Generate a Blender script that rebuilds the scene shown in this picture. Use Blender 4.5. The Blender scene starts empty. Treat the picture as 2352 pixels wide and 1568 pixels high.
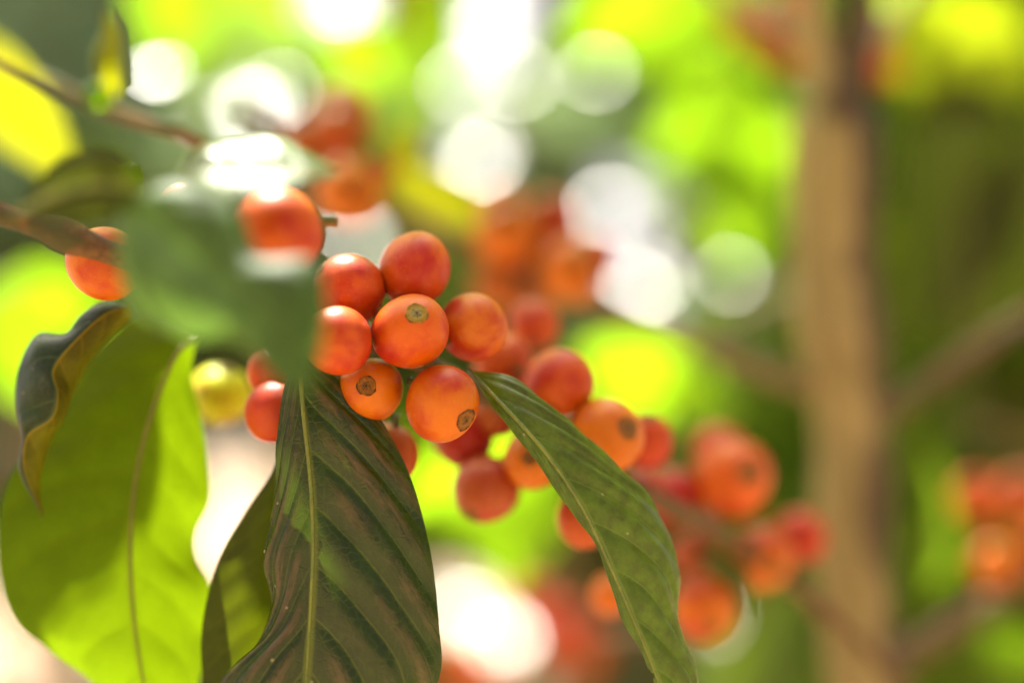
import bpy, math, random
import numpy as np
from mathutils import Vector, Matrix, Quaternion

SC = bpy.context.scene
COL = SC.collection
RNG = random.Random(7)
NR = np.random.default_rng(7)

# ------------------------------------------------------------------ camera, sky, sun, exposure
PITCH = math.radians(5.0)
CAM = Vector((0.0, 0.0, 1.40))
FOCUS = 0.264
cd = bpy.data.cameras.new('camera')
cd.lens = 50.0
cd.sensor_width = 36.0
cd.clip_start = 0.01
cd.clip_end = 2000.0
cd.dof.use_dof = True
cd.dof.focus_distance = FOCUS - 0.004
cd.dof.aperture_fstop = 2.5
cd.dof.aperture_blades = 0
cam = bpy.data.objects.new('camera', cd)
COL.objects.link(cam)
cam.location = CAM
cam.rotation_euler = (math.radians(90) + PITCH, 0, 0)
SC.camera = cam

SUN_EL = math.radians(67)
SUN_AZ = math.radians(-30)          # from +Y (straight ahead), negative is towards -X
S = Vector((math.sin(SUN_AZ) * math.cos(SUN_EL), math.cos(SUN_AZ) * math.cos(SUN_EL), math.sin(SUN_EL)))

w = bpy.data.worlds.new('World')
SC.world = w
w.use_nodes = True
nt = w.node_tree
nt.nodes.clear()
sky = nt.nodes.new('ShaderNodeTexSky')
sky.sky_type = 'NISHITA'
sky.sun_disc = False
sky.sun_elevation = SUN_EL
sky.sun_rotation = SUN_AZ
sky.air_density = 0.15
sky.dust_density = 7.0
sky.ozone_density = 0.0
bg = nt.nodes.new('ShaderNodeBackground')
bg.inputs['Strength'].default_value = 0.135
wo = nt.nodes.new('ShaderNodeOutputWorld')
nt.links.new(sky.outputs[0], bg.inputs[0])
nt.links.new(bg.outputs[0], wo.inputs[0])

sl = bpy.data.lights.new('sun', 'SUN')
sl.energy = 5.0
sl.angle = math.radians(0.5)
sl.color = (1.0, 0.94, 0.84)
sun = bpy.data.objects.new('sun', sl)
COL.objects.link(sun)
sun.rotation_mode = 'QUATERNION'
sun.rotation_quaternion = S.to_track_quat('Z', 'Y')
sun.location = (0, 5, 8)

SC.view_settings.view_transform = 'Standard'
SC.view_settings.look = 'None'
SC.view_settings.gamma = 1.0
SC.view_settings.use_curve_mapping = False
SC.view_settings.exposure = 2.18
SC.cycles.use_denoising = True
try:
    SC.cycles.denoiser = 'OPENIMAGEDENOISE'
    SC.cycles.denoising_prefilter = 'ACCURATE'
except Exception:
    pass
SC.cycles.max_bounces = 7
SC.cycles.diffuse_bounces = 4
SC.cycles.glossy_bounces = 2
SC.cycles.transmission_bounces = 5
SC.cycles.sample_clamp_indirect = 6.0
SC.cycles.caustics_reflective = False
SC.cycles.caustics_refractive = False

# ------------------------------------------------------------------ coordinates
W0, H0 = 2352.0, 1568.0             # the photograph as it was measured
CF = Vector((0, math.cos(PITCH), math.sin(PITCH)))
CU = Vector((0, -math.sin(PITCH), math.cos(PITCH)))
CR = Vector((1, 0, 0))


def P(x, y, d):
    """A point seen at (x, y) of the photograph, d metres into the scene."""
    return CAM + CF * d + CR * ((x / W0 - 0.5) * 0.72 * d) + CU * (-(y / H0 - 0.5) * 0.48 * d)


def PX(px, d):
    """Metres that px picture units span at depth d."""
    return px / W0 * 0.72 * d


def project(p):
    v = p - CAM
    d = v.dot(CF)
    if d < 1e-4:
        return None
    return ((v.dot(CR) / (0.72 * d) + 0.5) * W0, (-v.dot(CU) / (0.48 * d) + 0.5) * H0, d)


# ------------------------------------------------------------------ materials
def new_mat(name):
    m = bpy.data.materials.new(name)
    m.use_nodes = True
    m.node_tree.nodes.clear()
    return m, m.node_tree.nodes, m.node_tree.links


class N:
    """Small node-writing helper."""
    def __init__(self, name):
        self.m, self.n, self.l = new_mat(name)

    def __call__(self, typ, **kw):
        nd = self.n.new(typ)
        for k, v in kw.items():
            setattr(nd, k, v)
        return nd

    def put(self, sock, v):
        if hasattr(v, 'is_output') or isinstance(v, bpy.types.NodeSocket):
            self.l.new(v, sock)
        elif isinstance(v, (tuple, list)) and len(v) == 3 and sock.type == 'RGBA':
            sock.default_value = (v[0], v[1], v[2], 1.0)
        else:
            sock.default_value = v

    def math(self, op, a, b=None, c=None, clamp=False):
        nd = self('ShaderNodeMath', operation=op)
        nd.use_clamp = clamp
        self.put(nd.inputs[0], a)
        if b is not None:
            self.put(nd.inputs[1], b)
        if c is not None:
            self.put(nd.inputs[2], c)
        return nd.outputs[0]

    def mix(self, f, a, b, blend='MIX'):
        nd = self('ShaderNodeMix', data_type='RGBA', blend_type=blend)
        self.put(nd.inputs[0], f)
        self.put(nd.inputs[6], a)
        self.put(nd.inputs[7], b)
        return nd.outputs[2]

    def noise(self, scale, detail=3.0, rough=0.55, vec=None, dist=0.0):
        nd = self('ShaderNodeTexNoise')
        nd.inputs['Scale'].default_value = scale
        nd.inputs['Detail'].default_value = detail
        nd.inputs['Roughness'].default_value = rough
        nd.inputs['Distortion'].default_value = dist
        if vec is not None:
            self.l.new(vec, nd.inputs['Vector'])
        return nd.outputs[0]

    def ramp(self, v, lo, hi, a=0.0, b=1.0):
        nd = self('ShaderNodeMapRange', interpolation_type='SMOOTHSTEP')
        self.put(nd.inputs[0], v)
        for i, x in enumerate((lo, hi, a, b)):
            nd.inputs[1 + i].default_value = x
        return nd.outputs[0]

    def mapping(self, vec, scale):
        nd = self('ShaderNodeMapping')
        self.l.new(vec, nd.inputs[0])
        nd.inputs['Scale'].default_value = scale
        return nd.outputs[0]

    def bump(self, h, strength, dist):
        nd = self('ShaderNodeBump')
        nd.inputs['Strength'].default_value = strength
        nd.inputs['Distance'].default_value = dist
        self.l.new(h, nd.inputs['Height'])
        return nd.outputs[0]

    def out(self, sh):
        o = self('ShaderNodeOutputMaterial')
        self.l.new(sh, o.inputs[0])
        return self.m


def leaf_mat(name, top, trans, vein=None, rough=0.35, tfac=0.42, nv=9.0, k=1.6, dusty_sheen=0.0, fine=True, spec=0.18,
             dusty_sheen_col=(0.30, 0.155, 0.09), mott=0.35, vary=0.0, nscale=130.0):
    n = N(name)
    uvn = n('ShaderNodeUVMap')
    sep = n('ShaderNodeSeparateXYZ')
    n.l.new(uvn.outputs[0], sep.inputs[0])
    u, v = sep.outputs[0], sep.outputs[1]
    av = n.math('ABSOLUTE', n.math('MULTIPLY_ADD', v, 2.0, -1.0))
    obj = n('ShaderNodeTexCoord').outputs['Object']
    no = n.noise(nscale if fine else 9.0, 4.0, 0.6, obj)
    base = n.mix(n.ramp(no, 0.35, 0.7), tuple(c * (1 - mott) for c in top), tuple(c * (1 + mott) for c in top))
    tcol = n.mix(n.ramp(no, 0.3, 0.75), tuple(c * (1 - 0.35 * mott) for c in trans), trans)
    rv = rough
    if vary > 0:
        oi = n('ShaderNodeObjectInfo').outputs['Random']
        base = n.mix(n.math('MULTIPLY', oi, vary), base, (0.10, 0.11, 0.015))
    nrm = None
    if vein is not None:
        wob = n.math('MULTIPLY_ADD', n.noise(40.0, 2.0, 0.5, obj), 0.35, -0.17)
        s = n.math('ADD', n.math('SUBTRACT', n.math('MULTIPLY', u, nv), n.math('MULTIPLY', n.math('POWER', av, 1.25), k)), wob)
        fr = n.math('ABSOLUTE', n.math('SUBTRACT', n.math('FRACT', s), 0.5))      # 0.5 on a vein
        side = n.math('MULTIPLY', n.ramp(fr, 0.455, 0.495), n.ramp(av, 0.75, 1.0, 1.0, 0.15))
        mid = n.ramp(av, 0.02, 0.055, 1.0, 0.0)
        vm = n.math('MAXIMUM', n.math('MULTIPLY', side, 0.55), mid)
        net = n('ShaderNodeTexVoronoi', feature='DISTANCE_TO_EDGE')
        net.inputs['Scale'].default_value = 620.0
        n.l.new(obj, net.inputs['Vector'])
        netm = n.ramp(net.outputs[0], 0.0, 0.10, 1.0, 0.0)
        base = n.mix(vm, base, vein)
        base = n.mix(n.math('MULTIPLY', netm, 0.16), base, vein)
        tcol = n.mix(n.math('MULTIPLY', vm, 0.75), tcol, tuple(c * 0.5 for c in trans))
        tcol = n.mix(n.math('MULTIPLY', netm, 0.30), tcol, tuple(c * 0.6 for c in trans))
        if dusty_sheen > 0:
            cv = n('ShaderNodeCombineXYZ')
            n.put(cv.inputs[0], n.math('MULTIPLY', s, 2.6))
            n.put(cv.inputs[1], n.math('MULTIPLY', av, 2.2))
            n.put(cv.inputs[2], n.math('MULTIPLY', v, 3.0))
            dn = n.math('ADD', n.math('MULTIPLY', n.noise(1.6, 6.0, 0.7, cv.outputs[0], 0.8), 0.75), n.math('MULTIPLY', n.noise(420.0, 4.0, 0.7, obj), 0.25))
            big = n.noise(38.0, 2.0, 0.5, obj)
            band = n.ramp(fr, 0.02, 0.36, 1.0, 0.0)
            dm = n.math('MULTIPLY', n.math('MULTIPLY', n.ramp(dn, 0.34, 0.66), n.ramp(big, 0.34, 0.58)), n.math('MULTIPLY', band, dusty_sheen))
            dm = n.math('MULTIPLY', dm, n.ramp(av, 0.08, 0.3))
            base = n.mix(dm, base, dusty_sheen_col)  # dusty film and reflected sheen between the veins, painted into the colour
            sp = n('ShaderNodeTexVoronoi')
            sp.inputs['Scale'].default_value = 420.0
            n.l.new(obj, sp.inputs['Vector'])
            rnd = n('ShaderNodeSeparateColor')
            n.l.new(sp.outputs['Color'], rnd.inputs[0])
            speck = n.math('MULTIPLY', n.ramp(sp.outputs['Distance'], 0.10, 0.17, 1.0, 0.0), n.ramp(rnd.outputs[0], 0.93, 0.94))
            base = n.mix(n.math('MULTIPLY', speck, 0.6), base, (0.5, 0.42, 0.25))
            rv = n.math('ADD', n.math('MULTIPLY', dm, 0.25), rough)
        hgt = n.math('ADD', n.math('MULTIPLY', netm, -0.25), n.math('MULTIPLY', no, 0.8))
        nrm = n.bump(hgt, 0.35, 0.0004)
    pb = n('ShaderNodeBsdfPrincipled')
    n.put(pb.inputs['Base Color'], base)
    n.put(pb.inputs['Roughness'], rv)
    pb.inputs['Specular IOR Level'].default_value = spec
    tb = n('ShaderNodeBsdfTranslucent')
    n.put(tb.inputs[0], tcol)
    if nrm is not None:
        n.l.new(nrm, pb.inputs['Normal'])
    ms = n('ShaderNodeMixShader')
    n.put(ms.inputs[0], tfac)
    n.l.new(pb.outputs[0], ms.inputs[1])
    n.l.new(tb.outputs[0], ms.inputs[2])
    return n.out(ms.outputs[0])


LIME = (0.25, 0.47, 0.006)
M = {}
M['leaf_sheen'] = leaf_mat('leaf_sheen', (0.010, 0.022, 0.0015), (0.065, 0.12, 0.002), (0.11, 0.15, 0.008), 0.25, 0.36, 8.5, 2.6, dusty_sheen=0.6, spec=0.45)
M['leaf_mottled'] = leaf_mat('leaf_mottled', (0.034, 0.072, 0.004), (0.20, 0.32, 0.004), (0.17, 0.26, 0.04), 0.28, 0.45, 9.0, 2.4, dusty_sheen=0.12, mott=0.6, nscale=300.0, spec=0.5)
M['leaf_backlit'] = leaf_mat('leaf_backlit', (0.016, 0.024, 0.001), (0.185, 0.29, 0.002), (0.10, 0.11, 0.004), 0.5, 0.55, 9.0, 1.5, spec=0.08)
M['leaf_olive'] = leaf_mat('leaf_olive', (0.026, 0.032, 0.002), (0.14, 0.18, 0.003), (0.12, 0.13, 0.01), 0.45, 0.40, 9.0, 1.5)
M['leaf_ochre'] = leaf_mat('leaf_ochre', (0.08, 0.070, 0.003), (0.18, 0.165, 0.003), (0.26, 0.18, 0.01), 0.5, 0.35, 9.0, 1.5)
M['leaf_dark_gloss'] = leaf_mat('leaf_dark_gloss', (0.0186, 0.0341, 0.0112), (0.060, 0.090, 0.0075), (0.06, 0.09, 0.03), 0.33, 0.2, 6.0, 1.2, dusty_sheen=0.1, dusty_sheen_col=(0.4, 0.42, 0.36))
M['leaf_greygreen'] = leaf_mat('leaf_greygreen', (0.0527, 0.0930, 0.0186), (0.180, 0.270, 0.0150), (0.16, 0.22, 0.05), 0.42, 0.40, 8.0, 1.5)
M['leaf_front'] = leaf_mat('leaf_front', (0.055, 0.110, 0.028), (0.15, 0.28, 0.035), None, 0.55, 0.35, 8.0, 1.5, spec=0.25, fine=True, nscale=75.0, mott=0.6)
M['leaf_pale'] = leaf_mat('leaf_pale', (0.085, 0.15, 0.04), (0.22, 0.36, 0.03), (0.2, 0.26, 0.08), 0.38, 0.35, 8.0, 1.5, spec=0.5)
M['leaf_lime'] = leaf_mat('leaf_lime', (0.0800, 0.1360, 0.0080), LIME, None, 0.45, 0.60, fine=False)
M['leaf_yellow'] = leaf_mat('leaf_yellow', (0.1400, 0.1400, 0.0056), (0.42, 0.44, 0.006), None, 0.45, 0.6, fine=False)
M['leaf_moss'] = leaf_mat('leaf_moss', (0.09, 0.095, 0.006), (0.27, 0.27, 0.005), None, 0.5, 0.55, fine=False)
M['leaf_gold'] = leaf_mat('leaf_gold', (0.07, 0.08, 0.004), (0.20, 0.25, 0.004), None, 0.5, 0.6, fine=False)
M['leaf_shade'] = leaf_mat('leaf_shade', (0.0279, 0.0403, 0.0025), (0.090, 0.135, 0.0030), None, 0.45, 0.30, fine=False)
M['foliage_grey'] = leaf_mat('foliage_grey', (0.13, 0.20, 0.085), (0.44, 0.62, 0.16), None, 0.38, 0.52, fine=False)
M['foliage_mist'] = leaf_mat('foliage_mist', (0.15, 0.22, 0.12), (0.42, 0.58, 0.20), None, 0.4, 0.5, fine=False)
M['leaf_teal'] = leaf_mat('leaf_teal', (0.040, 0.062, 0.036), (0.035, 0.060, 0.030), None, 0.5, 0.3, fine=False)
M['foliage_mid'] = leaf_mat('foliage_mid', (0.075, 0.12, 0.03), (0.12, 0.215, 0.045), None, 0.45, 0.55, fine=False)
M['leaf_mint'] = leaf_mat('leaf_mint', (0.13, 0.18, 0.09), (0.20, 0.30, 0.12), None, 0.45, 0.55, fine=False)
M['leaf_fern'] = leaf_mat('leaf_fern', (0.09, 0.15, 0.025), (0.19, 0.33, 0.035), None, 0.45, 0.55, fine=False)
M['foliage_green'] = leaf_mat('foliage_green', (0.10, 0.17, 0.025), (0.42, 0.66, 0.05), None, 0.42, 0.55, fine=False)
M['foliage_olive'] = leaf_mat('foliage_olive', (0.075, 0.095, 0.008), (0.24, 0.32, 0.008), None, 0.5, 0.38, fine=False)


def cherry_mat():
    n = N('cherry_skin')
    oi = n('ShaderNodeObjectInfo')
    obj = n('ShaderNodeTexCoord').outputs['Object']
    sep = n('ShaderNodeSeparateXYZ')
    n.l.new(obj, sep.inputs[0])
    off = n('ShaderNodeVectorMath', operation='ADD')
    n.l.new(obj, off.inputs[0])
    cmb = n('ShaderNodeCombineXYZ')
    r100 = n.math('MULTIPLY', oi.outputs['Random'], 80.0)
    for i in range(3):
        n.l.new(r100, cmb.inputs[i])
    n.l.new(cmb.outputs[0], off.inputs[1])
    vec = off.outputs[0]
    big = n.noise(0.9, 3.0, 0.5, vec, 0.4)
    streak = n.noise(3.2, 4.0, 0.6, n.mapping(vec, (1.0, 1.0, 0.35)), 0.3)
    fine = n.noise(14.0, 4.0, 0.7, vec)
    t = n.math('ADD', n.math('MULTIPLY', big, 2.3), n.math('MULTIPLY', streak, 0.75))
    t = n.math('ADD', t, n.math('MULTIPLY', n.ramp(sep.outputs[2], 0.2, 1.0), -0.38))
    t = n.math('ADD', t, n.math('MULTIPLY', fine, 0.34))
    t = n.math('ADD', t, n.math('MULTIPLY_ADD', oi.outputs['Alpha'], 0.9, -2.12))
    base = n.mix(n.ramp(t, -0.58, 0.58), oi.outputs['Color'], (0.36, 0.015, 0.005))
    sp = n('ShaderNodeTexVoronoi')
    sp.inputs['Scale'].default_value = 17.0
    n.l.new(vec, sp.inputs['Vector'])
    rnd = n('ShaderNodeSeparateColor')
    n.l.new(sp.outputs['Color'], rnd.inputs[0])
    d = sp.outputs['Distance']
    lightdot = n.math('MULTIPLY', n.ramp(d, 0.10, 0.20, 1.0, 0.0), n.ramp(rnd.outputs[0], 0.80, 0.82))
    darkdot = n.math('MULTIPLY', n.ramp(d, 0.08, 0.16, 1.0, 0.0), n.ramp(rnd.outputs[1], 0.93, 0.95))
    base = n.mix(n.math('MULTIPLY', lightdot, 0.5), base, (0.85, 0.42, 0.12))
    base = n.mix(n.math('MULTIPLY', darkdot, 0.6), base, (0.10, 0.02, 0.01))
    rg = n.math('MULTIPLY_ADD', fine, 0.24, 0.26)
    pb = n('ShaderNodeBsdfPrincipled')
    n.l.new(base, pb.inputs['Base Color'])
    n.l.new(rg, pb.inputs['Roughness'])
    pb.inputs['Specular IOR Level'].default_value = 0.27
    pb.inputs['Subsurface Weight'].default_value = 0.16
    pb.inputs['Subsurface Radius'].default_value = (1.0, 0.30, 0.08)
    pb.inputs['Subsurface Scale'].default_value = 0.0025
    h = n.math('ADD', n.math('MULTIPLY', fine, 0.5), n.math('MULTIPLY', n.noise(60.0, 2.0, 0.5, vec), 0.25))
    n.l.new(n.bump(h, 0.4, 0.00025), pb.inputs['Normal'])
    return n.out(pb.outputs[0])


def scar_mat(name, c1, c2, c3):
    n = N(name)
    obj = n('ShaderNodeTexCoord').outputs['Object']
    sep = n('ShaderNodeSeparateXYZ')
    n.l.new(obj, sep.inputs[0])
    r = n.math('SQRT', n.math('ADD', n.math('POWER', sep.outputs[0], 2.0), n.math('POWER', sep.outputs[1], 2.0)))
    an = n.math('ARCTAN2', sep.outputs[1], sep.outputs[0])
    pol = n('ShaderNodeCombineXYZ')
    n.put(pol.inputs[0], n.math('MULTIPLY', n.math('COSINE', an), 2.2))
    n.put(pol.inputs[1], n.math('MULTIPLY', n.math('SINE', an), 2.2))
    n.put(pol.inputs[2], n.math('MULTIPLY', r, 3.0))
    ray = n.noise(3.0, 4.0, 0.7, pol.outputs[0])
    f = n.noise(16.0, 5.0, 0.75, obj, 0.8)
    rr = n.math('ADD', r, n.math('MULTIPLY_ADD', f, 0.06, -0.03))
    base = n.mix(n.ramp(f, 0.36, 0.62), c1, c2)
    base = n.mix(n.math('MULTIPLY', n.ramp(rr, 0.11, 0.21, 1.0, 0.0), n.ramp(ray, 0.40, 0.60)), base, c3)
    base = n.mix(n.math('MULTIPLY', n.ramp(rr, 0.10, 0.16, 1.0, 0.0), n.ramp(ray, 0.55, 0.40)), base, tuple(c * 0.35 for c in c1))
    base = n.mix(n.math('MULTIPLY', n.ramp(rr, 0.02, 0.055, 1.0, 0.0), 0.8), base, (0.05, 0.02, 0.008))
    base = n.mix(n.math('MULTIPLY', n.ramp(rr, 0.262, 0.300), n.ramp(ray, 0.28, 0.50, 0.35, 0.95)), base, (0.045, 0.016, 0.004))
    pb = n('ShaderNodeBsdfPrincipled')
    n.l.new(base, pb.inputs['Base Color'])
    pb.inputs['Roughness'].default_value = 0.38
    h = n.math('ADD', n.math('MULTIPLY', f, 0.6), n.math('MULTIPLY', ray, 0.8))
    n.l.new(n.bump(h, 1.0, 0.0012), pb.inputs['Normal'])
    return n.out(pb.outputs[0])


def bark_mat(name, c1, c2, c3, scale=60.0, stretch=0.12, axis=2, rough=0.8):
    n = N(name)
    obj = n('ShaderNodeTexCoord').outputs['Object']
    sc = [1.0, 1.0, 1.0]
    sc[axis] = stretch
    f = n.noise(scale, 5.0, 0.6, n.mapping(obj, sc), 0.4)
    g = n.noise(scale * 0.3, 3.0, 0.5, n.mapping(obj, [min(1.0, s * 2) for s in sc]))
    base = n.mix(n.ramp(f, 0.38, 0.62), c1, c2)
    base = n.mix(n.ramp(g, 0.50, 0.66), base, c3)
    pb = n('ShaderNodeBsdfPrincipled')
    n.l.new(base, pb.inputs['Base Color'])
    pb.inputs['Roughness'].default_value = rough
    n.l.new(n.bump(f, 0.7, 0.0012), pb.inputs['Normal'])
    return n.out(pb.outputs[0])


M['cherry'] = cherry_mat()
M['scar_green'] = scar_mat('scar_green', (0.46, 0.26, 0.012), (0.64, 0.42, 0.03), (0.66, 0.66, 0.28))
M['scar_brown'] = scar_mat('scar_brown', (0.32, 0.105, 0.008), (0.55, 0.23, 0.02), (0.45, 0.24, 0.06))
M['stem'] = bark_mat('stem_bark', (0.085, 0.040, 0.010), (0.14, 0.070, 0.018), (0.055, 0.052, 0.010), 500.0, 1.0)
M['twig'] = bark_mat('twig_bark', (0.12, 0.08, 0.03), (0.20, 0.14, 0.06), (0.08, 0.085, 0.02), 400.0, 1.0)
M['trunk'] = bark_mat('trunk_bark', (0.13, 0.085, 0.025), (0.30, 0.225, 0.085), (0.085, 0.048, 0.014), 45.0, 0.03)
M['stalk'] = bark_mat('stalk_green', (0.10, 0.13, 0.02), (0.16, 0.17, 0.03), (0.16, 0.09, 0.02), 300.0, 1.0, rough=0.5)


def ground_mat():
    n = N('red_soil')
    obj = n('ShaderNodeTexCoord').outputs['Object']
    f = n.noise(3.0, 8.0, 0.65, obj)
    g = n.noise(0.5, 3.0, 0.5, obj)
    base = n.mix(n.ramp(f, 0.3, 0.7), (0.20, 0.125, 0.075), (0.31, 0.215, 0.14))
    base = n.mix(n.ramp(g, 0.52, 0.66), base, (0.14, 0.16, 0.05))
    pb = n('ShaderNodeBsdfPrincipled')
    n.l.new(base, pb.inputs['Base Color'])
    pb.inputs['Roughness'].default_value = 0.95
    n.l.new(n.bump(f, 0.8, 0.03), pb.inputs['Normal'])
    return n.out(pb.outputs[0])


M['ground'] = ground_mat()


# ------------------------------------------------------------------ mesh helpers
def mesh(name, verts, faces, mats, uvs=None, smooth=True, midx=None):
    me = bpy.data.meshes.new(name)
    me.from_pydata([tuple(v) for v in verts], [], faces)
    for m in (mats if isinstance(mats, (list, tuple)) else [mats]):
        me.materials.append(m)
    if uvs is not None:
        ul = me.uv_layers.new(name='UVMap')
        li = np.empty(len(me.loops), dtype=np.int32)
        me.loops.foreach_get('vertex_index', li)
        ul.data.foreach_set('uv', np.asarray(uvs, dtype=np.float32)[li].ravel())
    if smooth:
        me.polygons.foreach_set('use_smooth', [True] * len(me.polygons))
    if midx is not None:
        me.polygons.foreach_set('material_index', midx)
    me.update()
    return me


def link(name, me, parent=None, loc=(0, 0, 0)):
    o = bpy.data.objects.new(name, me)
    COL.objects.link(o)
    o.parent = parent
    o.location = loc
    return o


def thing(name, label, cat, loc, group=None):
    o = link(name, None, None, loc)
    o.empty_display_size = 0.02
    return tag(o, label, cat, group)


def tag(o, label=None, cat=None, group=None, kind=None):
    for k, v in (('label', label), ('category', cat), ('group', group), ('kind', kind)):
        if v:
            o[k] = v
    return o


def spline(pts, n):
    """Catmull-Rom through pts, n samples evenly along the chord length."""
    p = np.array([tuple(q) for q in pts], dtype=float)
    if len(p) == 2:
        t = np.linspace(0, 1, n)[:, None]
        return p[0] * (1 - t) + p[1] * t
    ch = np.concatenate([[0], np.cumsum(np.linalg.norm(np.diff(p, axis=0), axis=1) + 1e-9)])
    ch /= ch[-1]
    ext = np.vstack([2 * p[0] - p[1], p, 2 * p[-1] - p[-2]])
    out = []
    for t in np.linspace(0, 1, n):
        i = min(int(np.searchsorted(ch, t, side='right')) - 1, len(p) - 2)
        f = (t - ch[i]) / (ch[i + 1] - ch[i])
        a, b, c, d = ext[i:i + 4]
        out.append(0.5 * (2 * b + (c - a) * f + (2 * a - 5 * b + 4 * c - d) * f * f + (3 * b - 3 * c + d - a) * f ** 3))
    return np.array(out)


def tube_data(pts, rad, n=48, seg=14, jit=0.0, knots=()):
    """Tapered round stem along a spline: rad is a list of radii, knots are (t, extra radius share, width)."""
    c = spline(pts, n)
    r = np.interp(np.linspace(0, 1, n), np.linspace(0, 1, len(rad)), rad)
    for (t0, ex, wd) in knots:
        r = r * (1 + ex * np.exp(-((np.linspace(0, 1, n) - t0) / wd) ** 2))
    tan = np.gradient(c, axis=0)
    tan /= np.linalg.norm(tan, axis=1)[:, None]
    ref = np.array([0.31, 0.2, 0.93])
    verts, faces = [], []
    nrm = np.cross(tan[0], ref)
    nrm /= np.linalg.norm(nrm)
    ph = NR.uniform(0, 6.28, 6)
    for i in range(n):
        nrm = nrm - tan[i] * nrm.dot(tan[i])
        nrm /= np.linalg.norm(nrm)
        bi = np.cross(tan[i], nrm)
        for j in range(seg):
            a = 2 * math.pi * j / seg
            k = 1 + jit * (math.sin(2 * a + ph[0] + i * 0.11) + 0.6 * math.sin(3 * a + ph[1] - i * 0.23) + 0.5 * math.sin(i * 0.9 + ph[2]))
            verts.append(c[i] + (nrm * math.cos(a) + bi * math.sin(a)) * r[i] * k)
    for i in range(n - 1):
        for j in range(seg):
            j2 = (j + 1) % seg
            faces.append((i * seg + j, i * seg + j2, (i + 1) * seg + j2, (i + 1) * seg + j))
    faces.append(tuple(range(seg))[::-1])
    faces.append(tuple((n - 1) * seg + j for j in range(seg)))
    return verts, faces


def join(*vf):
    V, F = [], []
    for v, f in vf:
        b = len(V)
        V += list(v)
        F += [tuple(i + b for i in q) for q in f]
    return V, F


def tube(name, parent, pts, rad, mat, **kw):
    o0 = np.array(parent.location) if parent else np.zeros(3)
    v, f = tube_data(pts, rad, **kw)
    return link(name, mesh(name, [p - o0 for p in v], f, mat), parent)


def rail_leaf(name, parent, L, Md, R, mat, nu=70, nv=14, bulge=0.0012, corr=0.0007, nveins=8.5, k=2.6, ripple=0.0, mats=None, label=None,
              rib=True, rib_r=0.0007, ribmat=None, cup=0.0, bites=()):
    """A leaf blade spanned by three rails (left margin, midrib, right margin) of (x, y, depth) points."""
    l, m, r = (spline([P(*q) for q in rail], nu) for rail in (L, Md, R))
    grid = np.zeros((nu, 2 * nv + 1, 3))
    uv = np.zeros((nu, 2 * nv + 1, 2))
    vs = np.linspace(-1, 1, 2 * nv + 1)
    us = np.linspace(0, 1, nu)
    for j, v in enumerate(vs):
        e = l if v < 0 else r
        grid[:, j] = m + (e - m) * abs(v)
        uv[:, j, 0] = us
        uv[:, j, 1] = (v + 1) / 2
    du = np.gradient(grid, axis=0)
    dv = np.gradient(grid, axis=1)
    nn = np.cross(du, dv)
    ln = np.linalg.norm(nn, axis=2)
    nn = nn / np.maximum(ln, 1e-9)[:, :, None]
    if nn[nu // 2, nv].dot(np.array(CF)) > 0:
        nn = -nn                                    # bulges rise towards the viewer's side
    wloc = np.linalg.norm(r - l, axis=1)
    wmax = wloc.max()
    for j, v in enumerate(vs):
        a = abs(v)
        s = us * nveins - (a ** 1.25) * k
        fr = np.abs((s % 1.0) - 0.5)                # 0.5 on a vein
        ridge = np.cos(fr * math.pi) ** 0.7
        half = np.linalg.norm((l if v < 0 else r) - m, axis=1)
        fade = np.clip(half / (wmax * .55), 0, 1) ** 1.5 * math.sin(math.pi * min(1, a * 0.93)) ** 0.8
        h = bulge * math.sin(math.pi * a) * np.clip(half / (wmax * .55), 0, 1) + corr * ridge * fade - cup * a * a
        h = h + ripple * (a ** 3) * (np.sin(us * 31 + (1.7 if v < 0 else 0.3)) + 0.6 * np.sin(us * 57 + 2.0)) * np.clip(wloc / wmax, 0, 1)
        grid[:, j] += nn[:, j] * h[:, None]
    o0 = np.array(parent.location)
    V = (grid.reshape(-1, 3) - o0)
    nc = 2 * nv + 1
    F, mi = [], []
    for i in range(nu - 1):
        for j in range(nc - 1):
            if any(b0 <= us[i] <= b1 and side * vs[j] > lim(us[i]) for (b0, b1, side, lim) in bites):
                continue
            F.append((i * nc + j, i * nc + j + 1, (i + 1) * nc + j + 1, (i + 1) * nc + j))
            mi.append(0 if vs[j] < 0 else 1)
    me = mesh(name, V, F, mats or [mat], uv.reshape(-1, 2), midx=mi if mats else None)
    o = link(name, me, parent)
    if label:
        o['label'] = label
    if rib:
        mid = grid[:, nv] - nn[:, nv] * 0.0 
        pts = [Vector(q) for q in mid[:: max(1, nu // 16)]]
        v, f = tube_data(pts, [rib_r, rib_r * 0.85, rib_r * 0.6, rib_r * 0.25], n=50, seg=8)
        link('midrib', mesh('midrib', [q - o0 for q in v], f, ribmat or M['rib']), o)
    return o, grid


M['rib'] = bark_mat('rib_green', (0.10, 0.14, 0.012), (0.16, 0.19, 0.018), (0.13, 0.15, 0.012), 300.0, 1.0, rough=0.45)
M['rib_ochre'] = bark_mat('rib_ochre', (0.11, 0.115, 0.006), (0.15, 0.145, 0.008), (0.13, 0.105, 0.008), 300.0, 1.0, rough=0.5)

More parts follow.
